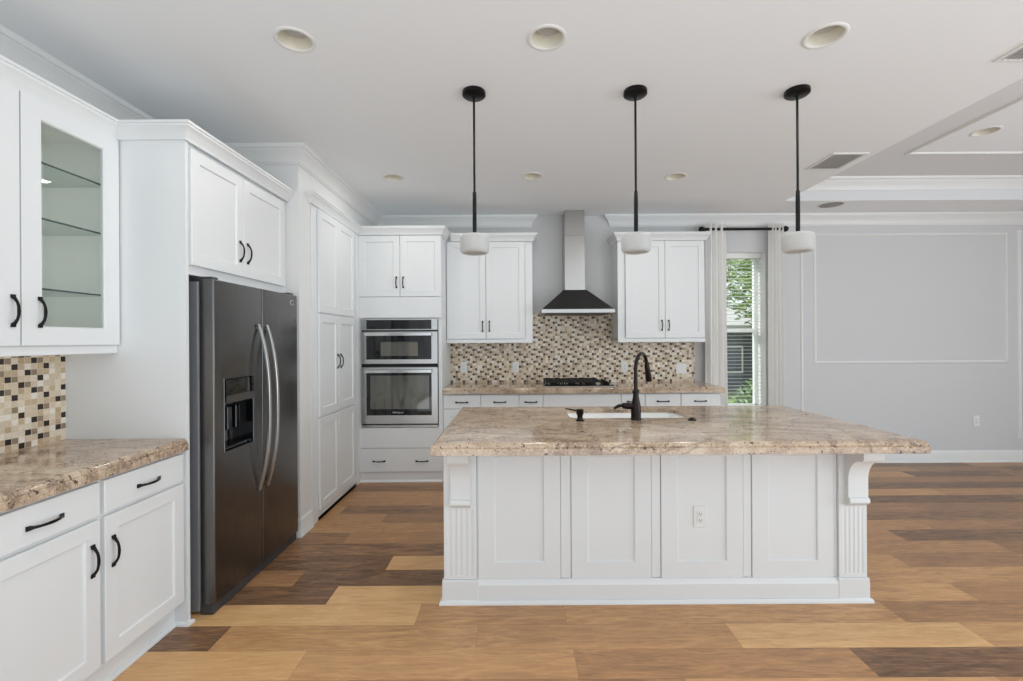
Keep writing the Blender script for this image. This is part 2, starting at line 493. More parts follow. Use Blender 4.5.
def build_floor():
    mb = MB(); attr = []
    pitch = .183
    x_start, x_end = WLU - .1, XR + .1
    k0 = int(math.floor((YR - 2.27) / pitch)); k1 = int(math.ceil((YB + .02 - 2.27) / pitch))
    for k in range(k0, k1):
        y0, y1 = 2.27 + k * pitch, 2.27 + (k + 1) * pitch
        if k in planks:
            row = [(min(b, x_end), tn) for b, tn in planks[k]]
        else:
            row = []; x = x_start + random.uniform(.3, 1.5)
            while True:
                row.append((min(x, x_end), random.choice((.18, .35, .48, .55, .62, .8))))
                if x >= x_end: break
                x += random.uniform(.9, 1.6)
        xa = x_start; g = .0005
        for b, tone in row:
            if b - xa < .02: continue
            x = xa
            mb.add([(x + g, y0 + g, 0), (b - g, y0 + g, 0), (b - g, y1 - g, 0), (x + g, y1 - g, 0)], [(0, 1, 2, 3)])
            attr.append((tone, random.random(), 1.0 if tone < .3 else random.uniform(.15, .7), 1))
            xa = b
            if b >= x_end: break
    n = len(mb.f)
    mb.box(x_start, x_end, YR - .1, YB + .3, -.15, -.001)
    attr += [(0.0, .5, 0, 1)] * 6
    o = mb.build('floor', M['planks'], recalc=False)
    a = o.data.attributes.new('plank', 'FLOAT_COLOR', 'CORNER')
    vals = []
    for p in o.data.polygons:
        vals += list(attr[p.index]) * p.loop_total
    a.data.foreach_set('color', vals)
    return struct(o)
build_floor()

# walls
mb = MB()
mb.box(WL - .3, WL, YR, 3.305, 0, 1.372)
mb.box(WL - .3, WLU, YR, 3.305, 1.372, H + .05)
struct(mb.build('wall_left', M['wall']))
mb = MB(); mb.box(-2.545, -1.566, 3.305, 3.488, 0, H + .05)
struct(mb.build('wall_partition', M['trim']))
mb = MB(); mb.box(-2.545, -1.566, 3.489, YB - .001, 2.562, H + .05)
struct(mb.build('wall_soffit', M['trim']))
mb = MB()
mb.box(-2.545, WX0, YB, YB + .28, 0, 3.2)
mb.box(WX1, XR + .1, YB, YB + .28, 0, 3.2)
mb.box(WX0, WX1, YB, YB + .28, 0, WZ0); mb.box(WX0, WX1, YB, YB + .28, WZ1, 3.2)
struct(mb.build('wall_back', M['wall']))
mb = MB(); mb.box(XR, XR + .12, YR, YB, 0, 3.2)
struct(mb.build('wall_right', M['wall']))

# ceiling with the dining tray and the holes of the recessed lights
LIGHTS = [(-1.021, 2.128), (.157, 2.124), (1.453, 2.121), (-1.041, 3.928), (.154, 3.915), (1.399, 3.94)]
TRAY_LIGHT = (3.735, 3.60)
RL = .078
TX0, TX1, TY0, TY1, TZ = 2.77, 6.5, .75, 4.66, 3.05
def circle(c, r, n=32):
    return [(c[0] + r * math.cos(2 * PI * i / n), c[1] + r * math.sin(2 * PI * i / n)) for i in range(n)]
mb = MB()
mb.plate([(-2.5, YR), (XR + .05, YR), (XR + .05, YB + .05), (-2.5, YB + .05)],
         [circle(c, RL) for c in LIGHTS] + [[(TX0, TY0), (TX1, TY0), (TX1, TY1), (TX0, TY1)]], lambda a, b: (a, b, H))
q = [(TX0, TY0), (TX1, TY0), (TX1, TY1), (TX0, TY1)]
PANEL = [(3.46, 1.41), (5.84, 1.41), (5.84, 4.02), (3.46, 4.02)]
mb.plate(PANEL, [circle(TRAY_LIGHT, RL)], lambda a, b: (a, b, TZ))
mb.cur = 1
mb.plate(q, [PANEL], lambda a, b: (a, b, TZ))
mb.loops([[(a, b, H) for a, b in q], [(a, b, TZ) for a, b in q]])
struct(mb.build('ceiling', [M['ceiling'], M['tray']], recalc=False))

# mouldings of the room
CEIL_CROWN = [(0, H - .128), (.010, H - .128), (.010, H - .116), (.016, H - .112), (.019, H - .098), (.030, H - .070), (.048, H - .046),
              (.060, H - .036), (.063, H - .028), (.070, H - .026), (.078, H - .012), (.078, H), (0, H)]
mb = MB(); mb.molding([(WLU, YR), (WLU, 3.305), (-1.566, 3.305), (-1.566, YB), (.185, YB), (.185, YB + .001)], CEIL_CROWN)
struct(mb.build('trim_1', M['trim'], smooth=35))
mb = MB(); mb.molding([(1.095, YB + .001), (1.095, YB), (XR, YB), (XR, YR)], CEIL_CROWN)
struct(mb.build('trim_2', M['trim'], smooth=35))
# tray: crown under its ceiling, lip round its edge, flat frame on its ceiling
TRAY_CROWN = [(0, TZ - .12), (.010, TZ - .12), (.012, TZ - .105), (.030, TZ - .07), (.055, TZ - .045), (.060, TZ - .03), (.078, TZ - .02), (.085, TZ), (0, TZ)]
mb = MB(); mb.molding([(TX0, TY0), (TX0, TY1), (TX1, TY1), (TX1, TY0)], TRAY_CROWN, closed=True)
struct(mb.build('trim_3', M['trim'], smooth=35))
FRAME = [(0, 0), (.004, .008), (.014, .014), (.024, .014), (.032, .006), (.034, 0)]
mb = MB(); mb.molding([(3.45, 1.4), (3.45, 4.03), (5.85, 4.03), (5.85, 1.4)], FRAME, to3=lambda a, b, h: (a, b, TZ - h), closed=True)
struct(mb.build('trim_4', M['trim'], smooth=35))
# picture frames on the dining wall
def wall_frame(x0, x1, z0, z1, n):
    mb = MB(); mb.molding([(x0, z0), (x0, z1), (x1, z1), (x1, z0)], FRAME, to3=lambda a, b, h: (a, YB - h, b), closed=True)
    struct(mb.build('trim_%d' % n, M['trim'], smooth=35))
wall_frame(3.40, 5.615, 1.125, 2.615, 5)
wall_frame(5.73, 6.6, .26, 2.64, 6)
wall_frame(3.03, 3.285, .26, 2.64, 7)
BASE = [(0, 0), (.026, 0), (.026, .012), (.016, .022), (.014, .105), (.010, .122), (.004, .132), (0, .134)]
mb = MB(); mb.molding([(2.12, YB), (XR, YB), (XR, YR)], BASE)
struct(mb.build('baseboard_back', M['trim'], smooth=35))
mb = MB(); mb.molding([(-1.655, 3.305), (-1.566, 3.305), (-1.566, 3.488)], [(o * .7, h) for o, h in BASE])
struct(mb.build('baseboard_partition', M['trim'], smooth=35))

# backsplashes (mosaic)
mb = MB(); mb.box(0, 2.280 + 1.4, 0, .008, 0, 1.372 - .936)
struct(mb.build('backsplash', M['mosaic'], loc=(WL + .008, -1.4, .936), rotz=SIDE))
mb = MB()
mb.plate([(0, 0), (2.778, 0), (2.778, .47), (1.842, .47), (1.842, .79), (.925, .79), (.925, .47), (0, .47)], [], lambda a, b: (a, -.008, b))
mb.loops([[(a, -.008, b) for a, b in [(0, 0), (2.778, 0), (2.778, .47), (1.842, .47), (1.842, .79), (.925, .79), (.925, .47), (0, .47)]],
          [(a, 0, b) for a, b in [(0, 0), (2.778, 0), (2.778, .47), (1.842, .47), (1.842, .79), (.925, .79), (.925, .47), (0, .47)]]])
struct(mb.build('backsplash', M['mosaic'], loc=(-.735, YB, .936)))

# ------------------------------------------------------------ window
win = MB()
fy0, fy1 = 5.375, 5.42
win.box(WX0, WX0 + .035, fy0, fy1, WZ0, WZ1); win.box(WX1 - .035, WX1, fy0, fy1, WZ0, WZ1)
win.box(WX0, WX1, fy0, fy1, WZ0, WZ0 + .05); win.box(WX0, WX1, fy0, fy1, WZ1 - .04, WZ1)
win.box(WX0 + .035, WX1 - .035, fy0, fy1, 1.495, 1.535)
w1 = struct(win.build('window_1', M['vinyl']))
rv = MB(); e_ = .004
rv.box(WX1 - e_, WX1 - .0005, YB + .002, fy0, WZ0, WZ1 - .001); rv.box(WX0 + .0005, WX0 + e_, YB + .002, fy0, WZ0, WZ1 - .001); rv.box(WX0 + e_, WX1 - e_, YB + .002, fy0, WZ1 - e_ - .001, WZ1 - .001)
rv.build('window_reveal', M['trim'], w1)
g = MB(); g.box(WX0 + .03, WX1 - .03, 5.395, 5.399, WZ0 + .04, WZ1 - .03); g.build('window_pane', M['glass'], w1)
s = MB(); s.box(WX0 - .04, WX1 + .04, YB - .05, YB - .002, WZ0 - .03, WZ0, .004); s.build('window_sill', M['trim'], w1)

b = thing('window_blind', 'white horizontal slat blind hanging open inside the window recess', 'blind', ((WX0 + WX1) / 2, 5.30, WZ1))
hw = (WX1 - WX0) / 2 - .006
m_ = MB(); m_.box(-hw, hw, -.035, .03, -.062, -.002, .003); m_.build('valance', M['slat'], b)
m_ = MB(); z = -.085; zb = -(WZ1 - WZ0) + .05
while z > zb:
    sec = [(-.022, z + .001), (0, z + .001), (.022, z - .002), (.022, z - .0036), (0, z - .0006), (-.022, z - .0006)]
    m_.loops([[(x, y, zz) for y, zz in sec] for x in (-hw, hw)], cap0=True, cap1=True)
    z -= .0415
m_.build('slats', M['slat'], b)
m_ = MB(); m_.box(-hw, hw, -.025, .025, zb - .022, zb - .004, .003); m_.build('bottom_rail', M['slat'], b)
m_ = MB()
for x in (-hw + .07, hw - .07): m_.tube([(x, -.028, -.06), (x, -.028, zb)], .0012, 6)
m_.build('ladder_cord', M['slat'], b)

# curtains on a black rod
rod = thing('curtain_rod', 'black metal curtain rod with ball ends above the window', 'curtain rod', (2.555, 5.075, 2.643))
m_ = MB(); m_.tube([(-.44, 0, 0), (.44, 0, 0)], .0155, 16); m_.build('rod', M['black'], rod, smooth=40)
for sx in (-1, 1):
    m_ = MB(); m_.lathe([(.004, 0), (.018, .002), (.028, .012), (.033, .028), (.028, .045), (.018, .056), (.004, .060)], (0, 0, 0), 16, 'X')
    m_.v = [(sx * (.44 + p[0]), p[1], p[2]) for p in m_.v]
    m_.build('finial', M['black'], rod, smooth=60)
for sx in (-1, 1):
    m_ = MB(); m_.tube([(sx * .425, 0, -.014), (sx * .425, .03, -.03), (sx * .425, .105, -.03)], .007, 8); m_.lathe([(.022, 0), (.022, .006)], (sx * .425, .104, -.03), 14, 'Y')
    m_.build('bracket', M['black'], rod, smooth=40)

def curtain(x0, x1, label, ph, flare):
    n, zs = 64, [0.015, .6, 1.2, 1.8, 2.3, 2.58, 2.70]
    w = x1 - x0; rings = []
    folds = 3.5
    def pt(s, z, off):
        k = 1 - z / 2.70
        cx = (x0 + x1) / 2
        x = cx + (s - .5) * w * (1 + flare * k) + .004 * math.sin(9 * s + z * 2 + ph)
        amp = .034 + .012 * k
        y = 5.077 + amp * math.sin(2 * PI * folds * s + ph + .25 * math.sin(2.1 * z + ph)) + off
        return (x, y, z)
    for z in zs:
        rings.append([pt(i / n, z, -.0015) for i in range(n + 1)] + [pt(1 - i / n, z, .0015) for i in range(n + 1)])
    mb = MB(); mb.loops(rings, cap0=True, cap1=True)
    o = mb.build('curtain', M['linen'], smooth=50)
    # keep the origin at the hem
    o.data.transform(Matrix.Translation((-(x0 + x1) / 2, -5.077, -.015))); o.location = ((x0 + x1) / 2, 5.077, .015)
    return tag(o, label, 'curtain', 'white curtains at the window')
curtain(2.135, 2.355, 'white curtain panel hanging between the window and the wall cabinet', .3, .12)
curtain(2.85, 2.985, 'white curtain panel on the dining wall side of the window', 1.4, .10)

# ------------------------------------------------------------ fridge-side run
def door(parent, x0, x1, z0, z1, name='door', **kw):
    mb = MB(); shaker(mb, x0, x1, z0, z1, **kw)
    return mb.build(name, M['cabinet'], parent)
def drawer(parent, x0, x1, z0, z1):
    mb = MB(); slab_front(mb, x0, x1, z0, z1)
    return mb.build('drawer', M['cabinet'], parent)

def base_cabinet(label, loc, rotz, w, d, doors=1, hinge='l', group=None, pull=True, toe=.037, false_front=False, margin=(.009, .009)):
    t = thing('base_cabinet', label, 'cabinet', loc, rotz, group)
    mb = MB(); carcass(mb, w, d, .115, .876, dividers=(.72,)); mb.build('body', M['cabinet'], t)
    a, b = margin
    mb = MB(); mb.box(0, w, toe, toe + .018, 0, .115)
    mb.molding([(0, toe), (w, toe)], [(0, 0), (.014, 0), (.014, .008), (.009, .016), (0, .02)]); mb.build('toe_board', M['cabinet'], t)
    dr = drawer(t, a, w - b, .73, .864)
    if pull: handle(dr, w / 2 + (a - b) / 2, .79, -.02, False)
    if doors == 1:
        dd = door(t, a, w - b, .128, .715)
        handle(dd, (w - b - .036) if hinge == 'l' else a + .036, .565, -.02)
    else:
        m = w / 2
        d1 = door(t, a, m - .002, .128, .715); d2 = door(t, m + .002, w - b, .128, .715)
        handle(d1, m - .038, .565, -.02); handle(d2, m + .038, .565, -.02)
    return t
XF = -1.675
base_cabinet('white base cabinet with a drawer at the cut-off end of the fridge-side counter', (XF, 1.375, 0), SIDE, .447, .583, 1, 'l', 'base cabinets beside the fridge', margin=(.009, .010))
base_cabinet('white base cabinet with a drawer standing against the tall fridge panel', (XF, 1.822, 0), SIDE, .457, .583, 1, 'r', 'base cabinets beside the fridge', margin=(.010, .010))

def slab(name, label, x0, x1, y0, y1, over, hole=None):
    """granite top; over = which sides (x0, x1, y0, y1) show the shaped edge"""
    z0, z1 = .876, .936
    prof = [(.010, 0), (0, .004), (0, .031), (.003, .035), (.0055, .036), (.004, .040), (.006, .047), (.012, .055), (.020, .060)]
    def r(d, z):
        a, b, c, e = (d if k else 0 for k in over)
        return [(x0 + a, y0 + c, z), (x1 - b, y0 + c, z), (x1 - b, y1 - e, z), (x0 + a, y1 - e, z)]
    mb = MB(); mb.loops(([r(.05, z1 - .021), r(.05, z0)] if hole else []) + [r(d, z0 + h) for d, h in prof])
    top = [p[:2] for p in r(prof[-1][0], 0)]; zb = z1 - .021 if hole else z0; bot = [p[:2] for p in r(.05 if hole else prof[0][0], 0)]
    mb.plate(top, [hole] if hole else [], lambda a, b: (a, b, z1))
    mb.plate(bot, [hole] if hole else [], lambda a, b: (a, b, zb))
    if hole:
        mb.loops([[(a, b, z1) for a, b in hole], [(a, b, zb) for a, b in hole]])
    return tag(mb.build(name, M['granite'], smooth=30), label, 'countertop')
slab('countertop', 'beige speckled granite countertop beside the fridge, under the glass-door cabinet', WL + .008, -1.637, 1.375, 2.278, (0, 1, 0, 0))

# glass-door wall cabinet
t = thing('wall_cabinet', 'white wall cabinet with glass doors and glass shelves above the fridge-side counter', 'cabinet', (-1.992, 1.375, 1.366), SIDE)
W = .903
mb = MB(); carcass(mb, W, .353, .04, 1.065); mb.build('body', M['inside'], t)
mb = MB(); mb.box(0, W, -.004, .02, 0, .04, .003); mb.build('light_rail', M['cabinet'], t)
mb = MB(); mb.box(0, .035, -.001, .019, .04, 1.065); mb.box(W - .012, W, -.001, .019, .04, 1.065); mb.box(.035, W - .012, -.001, .019, 1.05, 1.065); mb.build('face_frame', M['cabinet'], t)
for x0, x1, hx in ((.004, .441, .441 - .030), (.447, W - .006, .447 + .066)):
    d = door(t, x0, x1, .042, 1.062, rail=.076, glass=True)
    mb = MB(); mb.box(x0 + .074, x1 - .074, -.012, -.008, .042 + .074, 1.062 - .074); mb.build('glass_pane', M['glass'], d)
    handle(d, hx, .180, -.02)
for z in (.280, .582, .822):
    mb = MB(); mb.box(.02, W - .02, .034, .34, z, z + .008); o = mb.build('glass_shelf', M['shelf_glass'], t)
    mb = MB(); mb.box(.02, W - .02, .032, .034, z, z + .008); mb.build('shelf_edge', M['shelf_edge'], o)
cab_crown(t, [(0, -.002), (W, -.002)], 1.064)

# fridge surround with its two top doors
t = thing('refrigerator_cabinet', 'white tall panel and two-door cabinet built around the top of the fridge', 'cabinet', (-1.66, 2.280, 0), SIDE)
mb = MB(); mb.box(0, .020, -.012, .60, 0, 2.43); mb.molding([(0, .55), (0, -.012), (.020, -.012), (.020, .03)], [(0, 0), (.014, 0), (.014, .008), (.009, .016), (0, .02)])
mb.build('side_panel', M['cabinet'], t)
mb = MB()
mb.box(.020, 1.022, .02, .585, 1.765, 1.783); mb.box(.020, 1.022, .02, .585, 2.412, 2.43); mb.box(1.004, 1.022, .02, .585, 1.783, 2.412); mb.box(.020, 1.004, .575, .585, 1.783, 2.412)
mb.box(.020, .05, 0, .02, 1.765, 2.43); mb.box(.967, 1.022, 0, .02, 1.765, 2.43); mb.box(.05, .967, 0, .02, 1.765, 1.83); mb.box(.05, .967, 0, .02, 2.39, 2.43)
mb.build('body', M['cabinet'], t)
d1 = door(t, .034, .475, 1.812, 2.408); handle(d1, .475 - .036, 1.958, -.02)
d2 = door(t, .479, .970, 1.812, 2.408); handle(d2, .479 + .036, 1.958, -.02)
cab_crown(t, [(0, .33), (0, -.014), (1.022, -.014)], 2.430)

# refrigerator
t = thing('refrigerator', 'slate steel side-by-side refrigerator with ice and water dispenser', 'refrigerator', (-1.562, 2.360, 0), SIDE)
mb = MB(); mb.box(.004, .900, .082, .680, .012, 1.735, .006); mb.build('body', M['fridge_side'], t)
mb = MB(); mb.box(.002, .902, .012, .082, .001, .055, .004)
mb.build('base_grille', M['dark_plastic'], t)
def rounded_slab(mb, x0, x1, z0, z1, t_, hole=None, r=.008):
    def rr(d, y): return [(x0 + d, y, z0 + d), (x1 - d, y, z0 + d), (x1 - d, y, z1 - d), (x0 + d, y, z1 - d)]
    rings = [rr(0, t_), rr(0, r)] + [rr(r - r * math.cos(a), r - r * math.sin(a)) for a in (PI / 8, PI / 4, 3 * PI / 8, PI / 2)]
    mb.loops(rings, cap0=True, cap1=hole is None)
    if hole:
        a0, a1, c0, c1, dep = hole
        mb.plate([(p[0], p[2]) for p in rr(r, 0)], [rect(a0, a1, c0, c1)], lambda a, b: (a, 0, b))
        mb.loops([[(a, 0, b) for a, b in rect(a0, a1, c0, c1)], [(a, dep, b) for a, b in rect(a0, a1, c0, c1)]], cap1=True)
    return mb
DX0, DX1, DZ0, DZ1 = .083, .350, .828, 1.218
mb = MB(); rounded_slab(mb, 0, .447, .058, 1.746, .072, (DX0, DX1, DZ0, DZ1, .062)); fd = mb.build('door', M['fridge_steel'], t, smooth=40)
fd['label'] = 'freezer door with dispenser'
mb = MB(); mb.loops([[(DX0 + d, y, DZ0 + d), (DX1 - d, y, DZ0 + d), (DX1 - d, y, DZ1 - d), (DX0 + d, y, DZ1 - d)] for d, y in ((-.004, 0), (-.003, -.003), (-.001, -.003), (.001, .004))])
mb.build('dispenser_trim', M['fridge_steel'], fd)
mb = MB(); mb.loops([[(DX0 + .001 + d, y, DZ0 + .001 + d), (DX1 - .001 - d, y, DZ0 + .001 + d), (DX1 - .001 - d, y, DZ1 - .001 - d), (DX0 + .001 + d, y, DZ1 - .001 - d)] for d, y in ((0, .001), (0, .0605))], cap1=True)
mb.box(DX0 + .075, DX0 + .115, .030, .058, .93, 1.06, .004); mb.box(DX0 + .15, DX0 + .19, .030, .058, .93, 1.06, .004)
mb.box(DX0 + .01, DX1 - .01, .004, .058, DZ0 + .004, DZ0 + .02, .003)
mb.build('dispenser_niche', M['black_glass'], fd)
mb = MB(); mb.prism([(.058, 1.215), (-.006, 1.215), (-.010, 1.12), (-.004, 1.09), (.058, 1.075)], DX0 + .003, DX1 - .003, lambda a, b, h: (h, a, b)); cp = mb.build('control_panel', M['black_glass'], fd)
mb = MB(); mb.prism([(-.0115, 1.13), (-.0125, 1.118), (-.0055, 1.086), (-.003, 1.090), (-.0085, 1.118)], DX0 + .003, DX1 - .003, lambda a, b, h: (h, a, b)); mb.build('panel_strip', M['fridge_steel'], cp)
mb = MB(); rounded_slab(mb, .455, .905, .058, 1.746, .072); fr = mb.build('door', M['fridge_steel'], t, smooth=40)
for par, x in ((fd, .405), (fr, .497)):
    mb = MB(); n = 18; pts = []; sz = []
    for i in range(n + 1):
        u = i / n; z = .520 + u * 1.0; y = -.004 - .066 * (1 - abs(2 * u - 1) ** 2.6)
        pts.append((x, y, z)); sz.append((.024, .014))
    mb.bar(pts, sz, up=(0, -1, 0)); mb.box(x - .012, x + .012, -.012, .002, .515, .545, .002); mb.box(x - .012, x + .012, -.012, .002, 1.495, 1.525, .002)
    mb.build('handle', M['steel'], par, smooth=40)
mb = MB()
mb.tube([(.835 + .026 * math.cos(a) * (1.25), -.001, 1.69 + .017 * math.sin(a)) for a in [math.radians(40 + 290 * i / 20) for i in range(21)]], [.0012 + .0022 * math.sin(PI * i / 20) for i in range(21)], 6)
mb.tube([(.835, -.001, 1.690), (.848, -.001, 1.690), (.858, -.001, 1.683)], .0018, 6)
mb.build('logo', M['logo'], fr)
for x in (.02, .84):
    mb = MB(); mb.box(x, x + .05, .02, .14, 1.7355, 1.762, .004); mb.build('hinge_cover', M['dark_plastic'], t)

# pantry
t = thing('pantry_cabinet', 'white tall pantry cabinet with six doors between the fridge and the ovens', 'cabinet', (-1.560, 3.490, 0), SIDE)
W = 1.063
mb = MB(); carcass(mb, W, .60, .0, 2.476, frame=.10, dividers=(.815, 1.642)); mb.box(.10, W - .10, 0, .02, 0, .095); mb.build('body', M['cabinet'], t)
for i, (z0, z1) in enumerate(((.085, .807), (.822, 1.635), (1.650, 2.468))):
    d1 = door(t, .103, .493, z0, z1, t=.018); d2 = door(t, .498, .900, z0, z1, t=.018)
    if i == 1:
        handle(d1, .493 - .032, 1.245, -.018); handle(d2, .498 + .032, 1.245, -.018)
cab_crown(t, [(-.012, .008), (-.012, -.002), (W - .03, -.002)], 2.476)

# ------------------------------------------------------------ oven tower
t = thing('oven_cabinet', 'white tall cabinet that holds the built-in ovens at the room corner', 'cabinet', (-1.563, 4.575, 0))
W = .828
mb = MB()
mb.box(0, .018, .02, .606, 0, 2.478); mb.box(W - .018, W, .02, .606, 0, 2.478); mb.box(.018, W - .018, .02, .606, 2.46, 2.478); mb.box(.018, W - .018, .596, .606, 0, 2.46)
mb.box(.018, W - .018, .02, .596, .52, .538); mb.box(.018, W - .018, .02, .596, 1.66, 1.678)
mb.box(0, .035, 0, .02, 0, 2.478); mb.box(W - .035, W, 0, .02, 0, 2.478)
for z0, z1 in ((0, .10), (.336, .35), (.545, .556), (1.636, 1.645), (1.845, 1.87), (2.45, 2.478)): mb.box(.035, W - .035, 0, .02, z0, z1)
mb.molding([(0, 0), (W, 0)], [(0, 0), (.016, 0), (.016, .008), (.010, .016), (0, .02)])
mb.build('body', M['cabinet'], t)
mb = MB(); slab_front(mb, .003, W - .003, 1.648, 1.856); mb.build('filler_panel', M['cabinet'], t)
mb = MB(); slab_front(mb, .003, W - .003, .346, .547); mb.build('filler_panel', M['cabinet'], t)
dr = drawer(t, .003, W - .003, .106, .340)
handle(dr, .195, .214, -.02, False); handle(dr, .625, .214, -.02, False)
d1 = door(t, .003, W / 2 - .002, 1.862, 2.474); handle(d1, W / 2 - .034, 2.003, -.02, True, .115)
d2 = door(t, W / 2 + .002, W - .003, 1.862, 2.474); handle(d2, W / 2 + .034, 2.003, -.02, True, .115)
cab_crown(t, [(0, -.022), (W, -.022), (W, .285)], 2.478)

t = thing('wall_oven', 'stainless steel built-in microwave and oven combination with black glass', 'oven', (-1.543, 4.552, .553))
W = .770
mb = MB(); mb.box(.02, W - .02, .024, .56, .012, 1.07); mb.build('body', M['dark_plastic'], t)
mb = MB(); mb.box(0, W, 0, .022, 0, .022, .002); mb.box(.004, W - .004, .006, .022, .022, 1.083); mb.build('trim', [M['steel']], t)
for z0, z1 in ((.024, .036), (.602, .634), (.958, .972)):
    mb = MB(); mb.box(.004, W - .004, .003, .022, z0, z1); mb.build('vent_slot', M['void'], t)
def glazed(z0, z1, g0, g1, w0, w1, wz0, wz1, name):
    mb = MB(); mb.box(0, W, -.018, .004, z0, z1, .003); d = mb.build(name, M['steel'], t)
    mb = MB(); mb.box(.060, W - .060, -.0205, -.016, g0, g1, .001); gl = mb.build('glass_panel', M['black_glass'], d)
    mb = MB(); mb.box(w0, w1, -.0215, -.019, wz0, wz1, .0005); mb.build('window', M['oven_glass'], gl)
    return d
od = glazed(.038, .600, .123, .545, .10, W - .085, .185, .520, 'oven_door')
md = glazed(.636, .956, .680, .920, .205, W - .195, .715, .855, 'microwave_door')
for d, z in ((od, .563), (md, .930)):
    mb = MB(); mb.bar([(.055, -.052, z), (W - .055, -.052, z)], [(.030, .016)] * 2, up=(0, -1, 0))
    for x in (.075, W - .075): mb.box(x - .010, x + .010, -.05, -.016, z - .010, z + .010, .002)
    mb.build('handle', M['chrome'], d, smooth=40)
mb = MB(); mb.box(0, W, -.012, .004, .974, 1.085, .002); cp = mb.build('control_panel', M['steel'], t)
mb = MB(); mb.box(.060, W - .060, -.0145, -.010, .982, 1.074, .001); cg = mb.build('display_glass', M['black_glass'], cp)
fc = bpy.data.curves.new('logo', 'FONT'); fc.body = 'Whirlpool'; fc.size = .026; fc.extrude = .0006; fc.align_x = 'CENTER'
tmp = bpy.data.objects.new('logo_text', fc); COL.objects.link(tmp)
bpy.context.view_layer.update()
me = bpy.data.meshes.new_from_object(tmp.evaluated_get(bpy.context.evaluated_depsgraph_get()))
bpy.data.objects.remove(tmp)
me.materials.clear(); me.materials.append(M['logo'])
me.transform(Matrix.Translation((W / 2 - .012, -.0212, .143)) @ Matrix.Rotation(PI / 2, 4, 'X'))
link('logo', me, od)

# ------------------------------------------------------------ cooktop wall
YF = 4.64
cuts = [-.735, -.353, .037, .281, 1.075, 1.318, 1.682, 2.092]
labs = ['white base cabinet under the back counter, touching the oven cabinet',
        'white base cabinet under the back counter, second from the oven cabinet',
        'slim white pull-out cabinet between the second drawer and the cooktop cabinet',
        'wide white base cabinet with a plain front below the cooktop',
        'slim white pull-out cabinet on the window side of the cooktop cabinet',
        'white base cabinet under the back counter, behind the faucet spout, next to the end cabinet',
        'white base cabinet at the window end of the back counter']
for i, lb in enumerate(labs):
    w = cuts[i + 1] - cuts[i]
    base_cabinet(lb, (cuts[i], YF, 0), 0, w, YB - .008 - YF, 2 if i == 3 else 1, 'l' if i % 2 == 0 else 'r', 'base cabinets on the cooktop wall',
                 pull=(i != 3), toe=.05, margin=(.003, .003 if i < 6 else .018))
slab('countertop', 'beige granite countertop along the mosaic wall under the range hood', -.733, 2.112, 4.582, YB - .008, (0, 1, 1, 0))

def wall_cab(label, x0, x1, lf, rf, sides):
    W = x1 - x0
    t = thing('wall_cabinet', label, 'cabinet', (x0, 4.88, 1.388), 0, 'wall cabinets on the cooktop wall')
    mb = MB(); carcass(mb, W, YB - .001 - 4.88, 0.03, 1.09); mb.box(0, max(lf, .02), -.001, .019, .03, 1.09); mb.box(W - max(rf, .02), W, -.001, .019, .03, 1.09); mb.build('body', M['cabinet'], t)
    mb = MB(); mb.box(0, W, -.012, .28, 0, .042, .003); mb.build('light_rail', M['cabinet'], t)
    m = (lf + W - rf) / 2
    d1 = door(t, lf + .003, m - .002, .046, 1.084); d2 = door(t, m + .002, W - rf - .003, .046, 1.084)
    handle(d1, m - .036, .180, -.02, True, .115); handle(d2, m + .036, .180, -.02, True, .115)
    path = [(.055, -.022), (W, -.022), (W, .30)]
    if sides == 2: path = [(0, .30), (0, -.022)] + path[1:]
    cab_crown(t, path, 1.087)
wall_cab('white two-door wall cabinet between the oven cabinet and the range hood', -.733, .190, .004, .078, 1)
wall_cab('white two-door wall cabinet between the range hood and the window curtain', 1.103, 2.037, .078, .006, 2)

# range hood
t = thing('range_hood', 'stainless steel chimney range hood over the cooktop', 'range hood', (.655, YB, 1.696))
mb = MB(); mb.box(-.381, .381, -.488, -.010, 0, .042, .003); rim = mb.build('rim', M['hood_steel'], t)
mb = MB()
for i in range(4): mb.lathe([(.006, 0), (.006, .004)], (.20 + i * .028, -.4925, .021), 10, 'Y')
mb.build('button', M['steel'], rim)
mb = MB(); mb.box(-.33, .33, -.45, -.06, -.006, .0); mb.build('filter', M['dark_plastic'], t)
def rr(x0, x1, y0, y1, z): return [(x0, y0, z), (x1, y0, z), (x1, y1, z), (x0, y1, z)]
mb = MB(); mb.loops([rr(-.374, .374, -.480, -.010, .042), rr(-.125, .125, -.260, -.010, .262)], cap0=True, cap1=True); mb.build('canopy', M['hood_dark_reflection'], t)
mb = MB(); mb.box(-.112, .112, -.245, -.010, .262, .86, .003); mb.build('chimney', M['hood_steel'], t)
mb = MB(); mb.box(-.107, .107, -.240, -.010, .86, H - 1.696 - .001, .002); mb.build('chimney_extension', M['hood_steel'], t)

